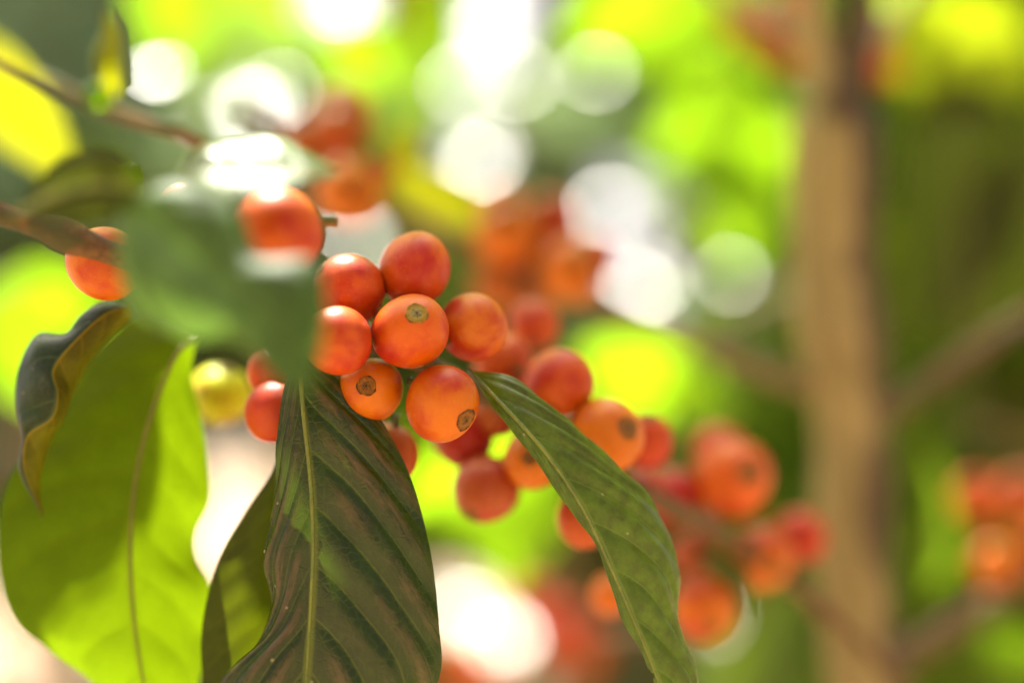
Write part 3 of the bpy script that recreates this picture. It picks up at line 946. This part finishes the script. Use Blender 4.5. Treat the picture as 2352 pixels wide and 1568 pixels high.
spray('broad lime leaves left of the trunk', [(1900, -350, .74), (1760, -120, .74), (1640, 60, .74), (1590, 200, .74)],
      [(1690, 360, .70, 420, 300, -65, 'leaf_lime', 10, 10), (1590, 230, .74, 320, 210, -110, 'leaf_lime', 10, -10), (1440, 60, .76, 330, 210, 200, 'leaf_lime', 10, 10),
       (1640, -10, .72, 300, 150, 160, 'leaf_lime', 10, 10), (1700, 480, .78, 260, 160, -90, 'leaf_lime', 0, 0)])
spray('pair of bright lime leaves below the blurred back branch', [(1900, 640, .60), (1700, 720, .58), (1600, 800, .56), (1380, 960, .56), (1200, 1060, .55)],
      [(1510, 880, .54, 400, 220, -20, 'leaf_lime', 0, 10), (1090, 1140, .50, 420, 300, 200, 'leaf_lime', 0, 10), (1000, 1050, .52, 300, 200, 120, 'leaf_lime', 0, 0), (1180, 1230, .54, 260, 220, -90, 'leaf_lime', 0, 0)])
spray('yellow and lime leaves glowing at the left edge', [(-260, 560, .48), (-120, 420, .46), (-30, 300, .45)],
      [(40, 250, .46, 400, 170, -55, 'leaf_yellow', 0, 10), (60, 800, .60, 320, 240, -80, 'leaf_lime', 0, 10), (130, 700, .66, 220, 170, -20, 'leaf_lime', 0, 0)])
spray('green leaves below the cherries at the bottom right', [(1500, 1900, .72), (1620, 1750, .70), (1720, 1640, .68)],
      [(1760, 1480, .66, 360, 200, 60, 'leaf_greygreen', 20, 10), (1650, 1560, .7, 300, 180, 120, 'leaf_greygreen', 20, 10)])

spray('pale and fern green leaves between the twig and the sunlit leaf', [(200, -200, 1.62), (340, 0, 1.62), (420, 200, 1.62), (440, 420, 1.6)],
      [(500, 110, 1.6, 380, 230, -70, 'leaf_fern', 0, 0), (470, 440, 1.6, 400, 240, -100, 'leaf_mint', 0, 0), (330, 330, 1.62, 330, 200, -60, 'leaf_fern', 0, 0), (640, 90, 1.64, 320, 200, -30, 'leaf_fern', 0, 0), (330, 560, 1.64, 340, 200, -80, 'leaf_mint', 0, 0)])
spray('pale mint and fern green leaves behind the middle cherries', [(1400, -220, 1.66), (1260, 60, 1.66), (1120, 240, 1.66), (980, 420, 1.66), (900, 640, 1.64)],
      [(950, 260, 1.62, 380, 240, -100, 'leaf_fern', 0, 0), (1260, 300, 1.64, 380, 220, -50, 'leaf_mint', 0, 0), (1010, 620, 1.62, 360, 240, -80, 'leaf_fern', 0, 0), (1290, 440, 1.64, 320, 200, -60, 'leaf_mint', 0, 0),
       (860, 640, 1.66, 320, 220, -110, 'leaf_fern', 0, 0), (1400, 300, 1.68, 320, 200, -20, 'leaf_mint', 0, 0), (1130, 520, 1.66, 300, 200, -60, 'leaf_fern', 0, 0)])
spray('pale mint leaves between the back branch and the trunk', [(1950, 420, 1.66), (1780, 560, 1.66), (1600, 700, 1.66), (1420, 780, 1.64), (1300, 820, 1.64)],
      [(1340, 760, 1.62, 380, 220, 190, 'leaf_mint', 0, 0), (1620, 560, 1.64, 340, 220, 150, 'leaf_fern', 0, 0), (1760, 640, 1.66, 340, 220, -60, 'leaf_mint', 0, 0), (1640, 820, 1.66, 340, 220, -80, 'leaf_fern', 0, 0), (1760, 960, 1.68, 340, 220, -80, 'leaf_fern', 0, 0)])

M['leaf_waxy'] = leaf_mat('leaf_waxy', (0.06, 0.11, 0.015), (0.24, 0.40, 0.02), None, 0.24, 0.35, fine=False, spec=0.5)
WAXY = plain_leaf('leaf', M['leaf_waxy'], nu=10, nv=3, bend=.05, fold=.02)


def waxy_spray(label, stem_px, leaves):
    """Small waxy leaves added and turned so that the sun glints off them into the camera."""
    pts = [P(*q) for q in stem_px]
    t = thing('waxy_sprig', label, 'foliage', pts[0], 'sprigs of small waxy leaves')
    tube('stem', t, pts, [.003, .002], M['twig'], n=30, seg=8, jit=.04)
    line = [Vector(q) for q in spline(pts, 60)]
    for (x, y, d, ln, ang) in leaves:
        c = P(x, y, d)
        z = (S + (CAM - c).normalized()).normalized()
        yd = CR * math.cos(math.radians(ang)) + CU * math.sin(math.radians(ang))
        yd = (yd - z * yd.dot(z)).normalized()
        L = PX(ln, d)
        o = link('leaf', WAXY, t)
        o.rotation_mode = 'QUATERNION'
        o.rotation_quaternion = Matrix((yd.cross(z), yd, z)).transposed().to_quaternion()
        o.scale = (L * .7, L, L)
        b = c - yd * (L / 2)
        o.location = b - t.location
        q = min(line, key=lambda k: (k - b).length)
        if (q - b).length > .004:
            v, f = tube_data([q, (q + b) / 2 + Vector((0, 0, -.06)) * (q - b).length, b], [.0014, .0011, .0009], n=8, seg=6)
            im = (Matrix.Translation(b) @ o.rotation_quaternion.to_matrix().to_4x4() @ Matrix.Diagonal((*o.scale, 1))).inverted()
            link('petiole', mesh('petiole', [im @ Vector(k) for k in v], f, M['stalk']), o)
    return t


waxy_spray('sprig of small shiny leaves sparkling above the sunlit pale leaf', [(430, -200, 1.25), (500, 0, 1.25), (600, 150, 1.22), (640, 280, 1.2)],
           [(580, 235, 1.2, 110, -60), (640, 205, 1.25, 50, 20), (365, 165, .62, 75, -120), (480, 260, 1.1, 40, -90), (815, 545, 1.25, 75, -30)])
waxy_spray('sprig with one shiny leaf at the very top, left of centre', [(700, -260, 1.3), (750, -120, 1.28), (770, -60, 1.26)], [(785, -10, 1.25, 100, -70)])
waxy_spray('sprig of shiny leaves glinting above the back cherries', [(1300, -220, 1.5), (1250, 40, 1.45), (1180, 240, 1.42), (1100, 320, 1.4)],
           [(1110, 368, 1.35, 90, -100), (1190, 180, 1.4, 55, -30), (1060, 190, 1.4, 52, 200), (1370, 165, 1.2, 50, -40), (1130, 60, 1.5, 60, 150)])
waxy_spray('sprig of shiny leaves glinting between back cherries and trunk', [(1900, 180, 1.4), (1760, 380, 1.4), (1620, 520, 1.38), (1500, 590, 1.35)],
           [(1485, 655, 1.35, 100, -110), (1680, 630, 1.1, 52, -60), (1540, 290, .8, 40, 100), (1400, 480, 1.5, 85, 160), (1540, 480, 1.5, 80, 20), (1665, 112, .52, 30, 90)])
waxy_spray('low sprig of shiny leaves below the arching leaf', [(1000, 1750, 1.3), (1120, 1640, 1.28), (1300, 1540, 1.26), (1600, 1500, 1.25)],
           [(1660, 1430, 1.1, 36, 80), (1225, 1245, 1.0, 50, 90), (1060, 1400, 1.25, 100, 100), (1160, 1460, 1.2, 100, 60), (1195, 1500, 1.2, 60, 30)])
waxy_spray('sprig with faint shiny leaves right of the trunk', [(2500, 1100, .62), (2350, 1010, .60), (2240, 980, .58)], [(2205, 935, .50, 13, 110), (2200, 285, .52, 10, 80)])

# a second fruiting branch, far behind, low in the picture
fb2px = [(900, 1760, .66), (1040, 1640, .66), (1180, 1540, .65), (1320, 1470, .64), (1460, 1440, .64), (1600, 1460, .66)]
fb2 = thing('coffee_branch', 'far blurred branch with red cherries low in the picture, left of the arching leaf', 'branch', P(*fb2px[0]))
tube('stem', fb2, [P(*q) for q in fb2px], [.003, .0028, .0024], M['stem'], n=40, seg=10, jit=.04)
for (x, y, r, d, col, red) in [(1230, 1390, 52, .64, RED, .5), (1300, 1440, 54, .62, RED, .5), (1265, 1480, 50, .66, RED, .4), (1190, 1360, 44, .66, RED, .6), (1060, 1520, 54, .62, ORANGE, .2), (1120, 1560, 50, .64, ORANGE, .2), (1340, 1500, 46, .66, ORANGE, .3)]:
    cherry(fb2, x, y, r, d, None, col, red, P(x, y + 50, d))

# ------------------------------------------------------------------ background shrubs: a loose wall of foliage with gaps to the sky
GAPS = [  # x, y, hole radius in picture units
    (350, 165, 25), (395, 170, 16), (580, 230, 52), (630, 215, 18), (560, 330, 34), (780, -20, 58), (1050, 180, 38), (1110, 70, 54), (1180, -30, 58), (1090, 345, 43), (1130, 330, 34),
    (1390, 460, 38), (1450, 480, 49), (1530, 500, 38), (1480, 655, 58), (810, 540, 45), (540, 1060, 84), (560, 1180, 78), (500, 1290, 67), (60, 1530, 101), (-20, 1450, 67), (1050, 1390, 49), (1160, 1450, 49), (1200, 1520, 40),
    (1640, 1460, 27), (1290, 750, 31), (150, 660, 25), (20, 1010, 34), (1380, 170, 16), (1150, 180, 18), (1680, 630, 18), (1540, 280, 13), (2205, 935, 11), (1220, 1250, 13), (1230, 440, 20)
]


def shrub(label, cx, cy, d, rx, ry, rz, n, mat, size, seed, face=False):
    rr = random.Random(seed)
    c = P(cx, cy, d)
    t = thing('background_shrub', label, 'shrub', Vector((c.x, c.y, 0)), 'shrubs behind the coffee branch')
    o0 = t.location
    hb = max(.25, c.z - rz * .9)
    v, f = tube_data([Vector((c.x, c.y, 0)), Vector((c.x + .02, c.y, hb * .5)), Vector((c.x - .02, c.y, hb)), c], [.03, .024, .02, .008], n=24, seg=8, jit=.05)
    parts = [(v, f)]
    for k in range(6):
        e = c + Vector((rr.uniform(-.7, .7) * rx, rr.uniform(-.7, .7) * ry, rr.uniform(-.6, .8) * rz))
        s0 = Vector((c.x, c.y, c.z + rr.uniform(-.5, .1) * rz))
        parts.append(tube_data([s0, (s0 + e) / 2 + Vector((0, 0, .05)), e], [.009, .006, .003], n=8, seg=6))
    V, F = join(*parts)
    link('trunk', mesh('trunk', [Vector(q) - o0 for q in V], F, M['trunk']), t)
    lv = np.array([(0, 0, 0), (.30, .28, .05), (-.30, .28, .05), (.42, .55, .03), (-.42, .55, .03), (.24, .82, -.06), (-.24, .82, -.06), (0, 1, -.14), (0, .5, 0), (0, .8, -.07), (0, .25, .0)])
    lf = [(0, 1, 10), (0, 10, 2), (1, 3, 8, 10), (2, 10, 8, 4), (3, 5, 9, 8), (4, 8, 9, 6), (5, 7, 9), (6, 9, 7)]
    LV, LF = [], []
    made = tries = 0
    while made < n and tries < n * 14:
        tries += 1
        u = np.array([rr.gauss(0, 1) for _ in range(3)])
        u /= np.linalg.norm(u)
        q = rr.random() ** (1 / 2.2)
        p = Vector((c.x + u[0] * q * rx, c.y + u[1] * q * ry, c.z + u[2] * q * rz))
        if p.z < .15:
            continue
        L = size * rr.uniform(.65, 1.25)
        # hanging leaves: tips outwards and down, blades mostly facing up and out
        yd = Vector((u[0] * .8 + rr.uniform(-.7, .7), u[1] * .8 + rr.uniform(-.7, .7), rr.uniform(-.9, .25))).normalized()
        zd = Vector((rr.uniform(-.6, .6), rr.uniform(-1.5, .2), rr.uniform(.35, 1.0)))
        if face:
            yd = Vector((rr.uniform(-.8, .8), rr.uniform(-.3, .3), rr.uniform(-1.0, -.2))).normalized()
            zd = -(CF + S * .6) + Vector((rr.uniform(-.5, .5), rr.uniform(-.4, .4), rr.uniform(-.4, .4)))
        zd = (zd - yd * zd.dot(yd)).normalized()
        xd = yd.cross(zd)
        pts = [p + (xd * (a[0] * .85) + yd * (a[1] - .5) + zd * a[2]) * L for a in lv]
        bad = False
        pr = [project(s) for s in pts]
        if any(s is None or s[2] < .75 for s in pr):
            continue
        ccx = sum(s[0] for s in pr) / len(pr)
        ccy = sum(s[1] for s in pr) / len(pr)
        for (gx, gy, gr) in GAPS:
            if abs(ccx - gx) > 400 or abs(ccy - gy) > 400:
                continue
            if any((s[0] - gx) ** 2 + (s[1] - gy) ** 2 < gr * gr for s in pr) or (ccx - gx) ** 2 + (ccy - gy) ** 2 < (gr + 28) ** 2:
                bad = True
                break
            # edges of the blade passing over the gap
            for (i, j) in ((1, 3), (2, 4), (3, 5), (4, 6), (8, 10), (8, 9), (0, 10), (9, 7), (3, 8), (4, 8), (1, 10), (2, 10), (5, 9), (6, 9)):
                mx, my = (pr[i][0] + pr[j][0]) / 2, (pr[i][1] + pr[j][1]) / 2
                if (mx - gx) ** 2 + (my - gy) ** 2 < gr * gr:
                    bad = True
                    break
            if bad:
                break
        if bad:
            continue
        b = len(LV)
        LV += [s - o0 for s in pts]
        LF += [tuple(i + b for i in fc) for fc in lf]
        made += 1
    link('crown', mesh('crown', LV, LF, M[mat]), t)
    return t


for (lb, cx, cy, rx, rz, n_, sd) in (
        ('thin sapling with mid green leaves behind the upper left twig', 120, 420, .30, .32, 60, 51),
        ('thin sapling with mid green leaves behind the back cherries', 720, 200, .30, .34, 75, 52),
        ('thin sapling with mid green leaves behind the white discs', 1290, 260, .30, .34, 75, 53),
        ('thin sapling with mid green leaves just left of the trunk', 1720, 420, .26, .40, 70, 54),
        ('thin sapling with mid green leaves low at the right edge', 2230, 1150, .26, .34, 60, 55),
        ('thin sapling with mid green leaves below the cherries', 1520, 1330, .30, .24, 50, 56)):
    shrub(lb, cx, cy, 1.85, rx * 1.15, .05, rz * 1.15, n_, 'foliage_mid', .15, sd, face=True)
shrub('grey-green shrub filling the top left corner', 150, 150, 1.9, .60, .11, .50, 1105, 'foliage_mist', .10, 1)
shrub('green shrub behind the upper centre of the picture', 750, 330, 2.1, .62, .11, .60, 1275, 'foliage_green', .10, 2)
shrub('pale grey-green shrub behind the white bokeh discs', 1330, 330, 2.3, .62, .11, .65, 1445, 'foliage_grey', .10, 3)
shrub('bright green shrub behind the fork of the trunk', 1850, 350, 1.9, .55, .11, .55, 1105, 'foliage_green', .10, 4)
shrub('mid green shrub behind the right edge', 2330, 600, 1.5, .42, .11, .55, 935, 'foliage_green', .10, 5)
shrub('low grey-green shrub at the bottom right', 2050, 1250, 2.0, .70, .11, .45, 1190, 'foliage_mist', .09, 6)
shrub('low shrub behind the arching leaf', 1350, 1250, 2.2, .55, .11, .50, 1020, 'foliage_green', .09, 7)
shrub('low grey-green shrub behind the large backlit leaf', 250, 1100, 2.0, .65, .11, .55, 1105, 'foliage_grey', .10, 8)
shrub('shrub half hidden behind the cherries in focus', 780, 950, 2.2, .55, .11, .5, 1020, 'foliage_green', .09, 9)

# ------------------------------------------------------------------ tall unseen trees added to block sky light, their crowns above the picture
def sky_block_tree(label, x, y, h0, h1, rad, n, seed):
    rr = random.Random(seed)
    t = thing('sky_block_tree', label, 'tree', Vector((x, y, 0)), 'unseen trees added to block sky light')
    top = Vector((x, y, h1 - .6))
    parts = [tube_data([Vector((x, y, 0)), Vector((x + .05, y, h0 * .6)), Vector((x - .03, y + .05, h0 + .4)), top], [.13, .11, .09, .03], n=30, seg=10, jit=.05)]
    for k in range(9):
        s0 = Vector((x, y, h0 + rr.uniform(-.2, .9)))
        a = rr.uniform(0, 6.28)
        e = Vector((x + math.cos(a) * rad * .75, y + math.sin(a) * rad * .6, rr.uniform(h0 + .4, h1 - .4)))
        parts.append(tube_data([s0, (s0 + e) / 2 + Vector((0, 0, .2)), e], [.05, .03, .012], n=10, seg=6))
    V, F = join(*parts)
    link('trunk', mesh('trunk', [Vector(q) - t.location for q in V], F, M['trunk']), t)
    lv = np.array([(0, 0, 0), (.28, .35, .04), (-.28, .35, .04), (.22, .75, -.04), (-.22, .75, -.04), (0, 1, -.12)])
    lf = [(0, 1, 2), (1, 3, 4, 2), (3, 5, 4)]
    LV, LF = [], []
    for k in range(n):
        u = np.array([rr.gauss(0, 1) for _ in range(3)])
        u /= np.linalg.norm(u)
        q = rr.random() ** .4
        p = Vector((x + u[0] * q * rad, y + u[1] * q * rad * .7, (h0 + h1) / 2 + u[2] * q * (h1 - h0) / 2))
        L = rr.uniform(.20, .38)
        yd = Vector((rr.uniform(-1, 1), rr.uniform(-1, 1), rr.uniform(-.8, .2))).normalized()
        zd = Vector((rr.uniform(-.7, .7), rr.uniform(-1.2, .3), 1.0))
        zd = (zd - yd * zd.dot(yd)).normalized()
        xd = yd.cross(zd)
        b = len(LV)
        LV += [p + (xd * a[0] + yd * (a[1] - .5) + zd * a[2]) * L - t.location for a in lv]
        LF += [tuple(i + b for i in f) for f in lf]
    link('crown', mesh('crown', LV, LF, M['foliage_green']), t)
    return t


sky_block_tree('unseen tall tree added beyond the left edge, its crown blocking sky light', -2.3, 4.4, 3.1, 6.2, 2.3, 1100, 31)
sky_block_tree('unseen tall tree added beyond the right edge, its crown blocking sky light', 2.3, 4.4, 3.1, 6.2, 2.3, 1100, 32)
sky_block_tree('unseen tall tree added farther out past the right edge to block sky light', 4.6, 1.6, 2.6, 6.4, 2.2, 900, 33)
sky_block_tree('unseen tall tree added farther out past the left edge to block sky light', -5.4, 1.6, 2.4, 5.4, 2.0, 900, 34)

# ------------------------------------------------------------------ unseen leaves added above the picture, fitted along the sun rays to shade the cherries
e1 = S.cross(Vector((0, 0, 1))).normalized()
e2 = S.cross(e1).normalized()
CELL = .002


def cell(p, o):
    return (int(round((p - o).dot(e1) / CELL)), int(round((p - o).dot(e2) / CELL)))


def discs(pts, rad, o):
    out = set()
    k = int(math.ceil(rad / CELL))
    for p in pts:
        a, b = cell(p, o)
        for i in range(-k, k + 1):
            for j in range(-k, k + 1):
                if i * i + j * j <= k * k:
                    out.add((a + i, b + j))
    return out


O_ = P(1176, 784, .264)
lit = []
for q in [(432, 890, .286), (436, 950, .286), (440, 1020, .286), (425, 1085, .286), (430, 1150, .286), (370, 1230, .282), (420, 1220, .286), (345, 1310, .282), (430, 1330, .286),
          (290, 1360, .282), (230, 1410, .283), (390, 1420, .284), (160, 1450, .284), (300, 1440, .282), (240, 1500, .283), (350, 1520, .283), (420, 1520, .286)]:
    lit.append((P(*q), .0030))
for q in [(630, 438, .238), (600, 448, .238), (680, 445, .238)]:
    lit.append((P(*q), .0020))
for q in [(570, 390, .217), (640, 390, .217), (600, 415, .214), (545, 415, .215), (600, 350, .222), (395, 455, .258)]:
    lit.append((P(*q), .0035))
for q in [(800, 715, .252), (835, 750, .256), (798, 862, .262), (632, 885, .268)]:
    lit.append((P(*q), .0016))
for q in [(70, 240, .43), (20, 300, .43), (130, 320, .43), (100, 150, .43), (247, 110, .216), (248, 160, .215), (228, 220, .215)]:
    lit.append((P(*q), .008))
for q in [(2285, 1280, .445), (2270, 1295, .445)]:
    lit.append((P(*q), .005))
for q in [(450, 920, .300), (505, 845, .302), (480, 870, .300)]:
    lit.append((P(*q), .004))
LIT = set()
for p, r in lit:
    LIT |= discs([p], r, O_)
near_, far_ = [], []
nf = len(FOC) + 1
for k_, (c, R) in enumerate(CHERRY_PTS):
    for a in (-.9, -.45, 0, .45, .9):
        for b in (-.9, -.45, 0, .45, .9):
            (near_ if k_ < nf else far_).append(c + e1 * a * R + e2 * b * R)
bpy.context.view_layer.update()
for o in list(fb.children) + list(ct.children) + list(b2.children):
    if o.type == 'MESH' and o.name.split('.')[0] in ('leaf', 'trunk', 'branch', 'stem'):
        vs = o.data.vertices
        for i in range(0, len(vs), max(1, len(vs) // 900)):
            p = o.matrix_world @ vs[i].co
            if p.z > 1.1:
                (near_ if o.parent == fb else far_).append(p)
LV, LF = [], []
tmpl = plain_leaf('overhead_template', M['foliage_green'], nu=8, nv=2, bend=.10, fold=.08)
tv_ = [v.co.copy() for v in tmpl.vertices]
tf_ = [tuple(p.vertices) for p in tmpl.polygons]
bpy.data.meshes.remove(tmpl)
ro_ = random.Random(21)
DONE = set()
for (pts_, t0_, t1_) in ((near_, .27, .36), (far_, .56, .72)):
    UNC = discs(pts_[::6] if t0_ < .5 else pts_, .04 if t0_ < .5 else CELL * 1.8, O_) - LIT - DONE
    n0 = len(UNC)
    for (L, tries, need) in ((.10, 700, .35), (.075, 900, .30), (.05, 1500, .25), (.035, 2500, .2), (.022, 5000, .12)):
        Wd = L * .46
        for _ in range(tries):
            if not UNC:
                break
            if _ % 60 == 0:
                ulist = sorted(UNC)
            ca, cb = ro_.choice(ulist)
            th = ro_.uniform(0, 6.28)
            ct_, st_ = math.cos(th), math.sin(th)
            ca += int(ro_.uniform(-.3, .3) * L / CELL)
            cb += int(ro_.uniform(-.3, .3) * L / CELL)
            k = int(L / 2 / CELL) + 1
            cov, ok = [], True
            tot = 0
            for i in range(-k, k + 1):
                for j in range(-k, k + 1):
                    y = (i * ct_ + j * st_) * CELL / (L / 2)
                    x = (-i * st_ + j * ct_) * CELL / (Wd / 2)
                    if abs(y) < 1 and abs(x) < (1 - y * y) ** .8 + .06:
                        q = (ca + i, cb + j)
                        tot += 1
                        if q in LIT:
                            ok = False
                            break
                        if q in UNC:
                            cov.append(q)
                if not ok:
                    break
            if not ok or len(cov) < need * tot:
                continue
            UNC.difference_update(cov)
            DONE.update(cov)
            ctr = O_ + e1 * (ca * CELL) + e2 * (cb * CELL) + S * ro_.uniform(t0_, t1_)
            yd = (e1 * ct_ + e2 * st_ + S * ro_.uniform(-.15, .15)).normalized()
            zd = (S - yd * S.dot(yd)).normalized()
            xd = yd.cross(zd)
            b = len(LV)
            LV += [ctr + xd * v.x * Wd + yd * (v.y - .5) * L + zd * v.z * L for v in tv_]
            LF += [tuple(i + b for i in f) for f in tf_]
    print('overhead', len(LF) // len(tf_), 'leaves; uncovered', len(UNC), 'of', n0)
oh = link('overhead_blocker_leaves', mesh('overhead_blocker_leaves', LV, LF, M['foliage_green']))
tag(oh, 'unseen leaves added overhead to shade the cherries and leave sun patches', 'foliage', kind='stuff')
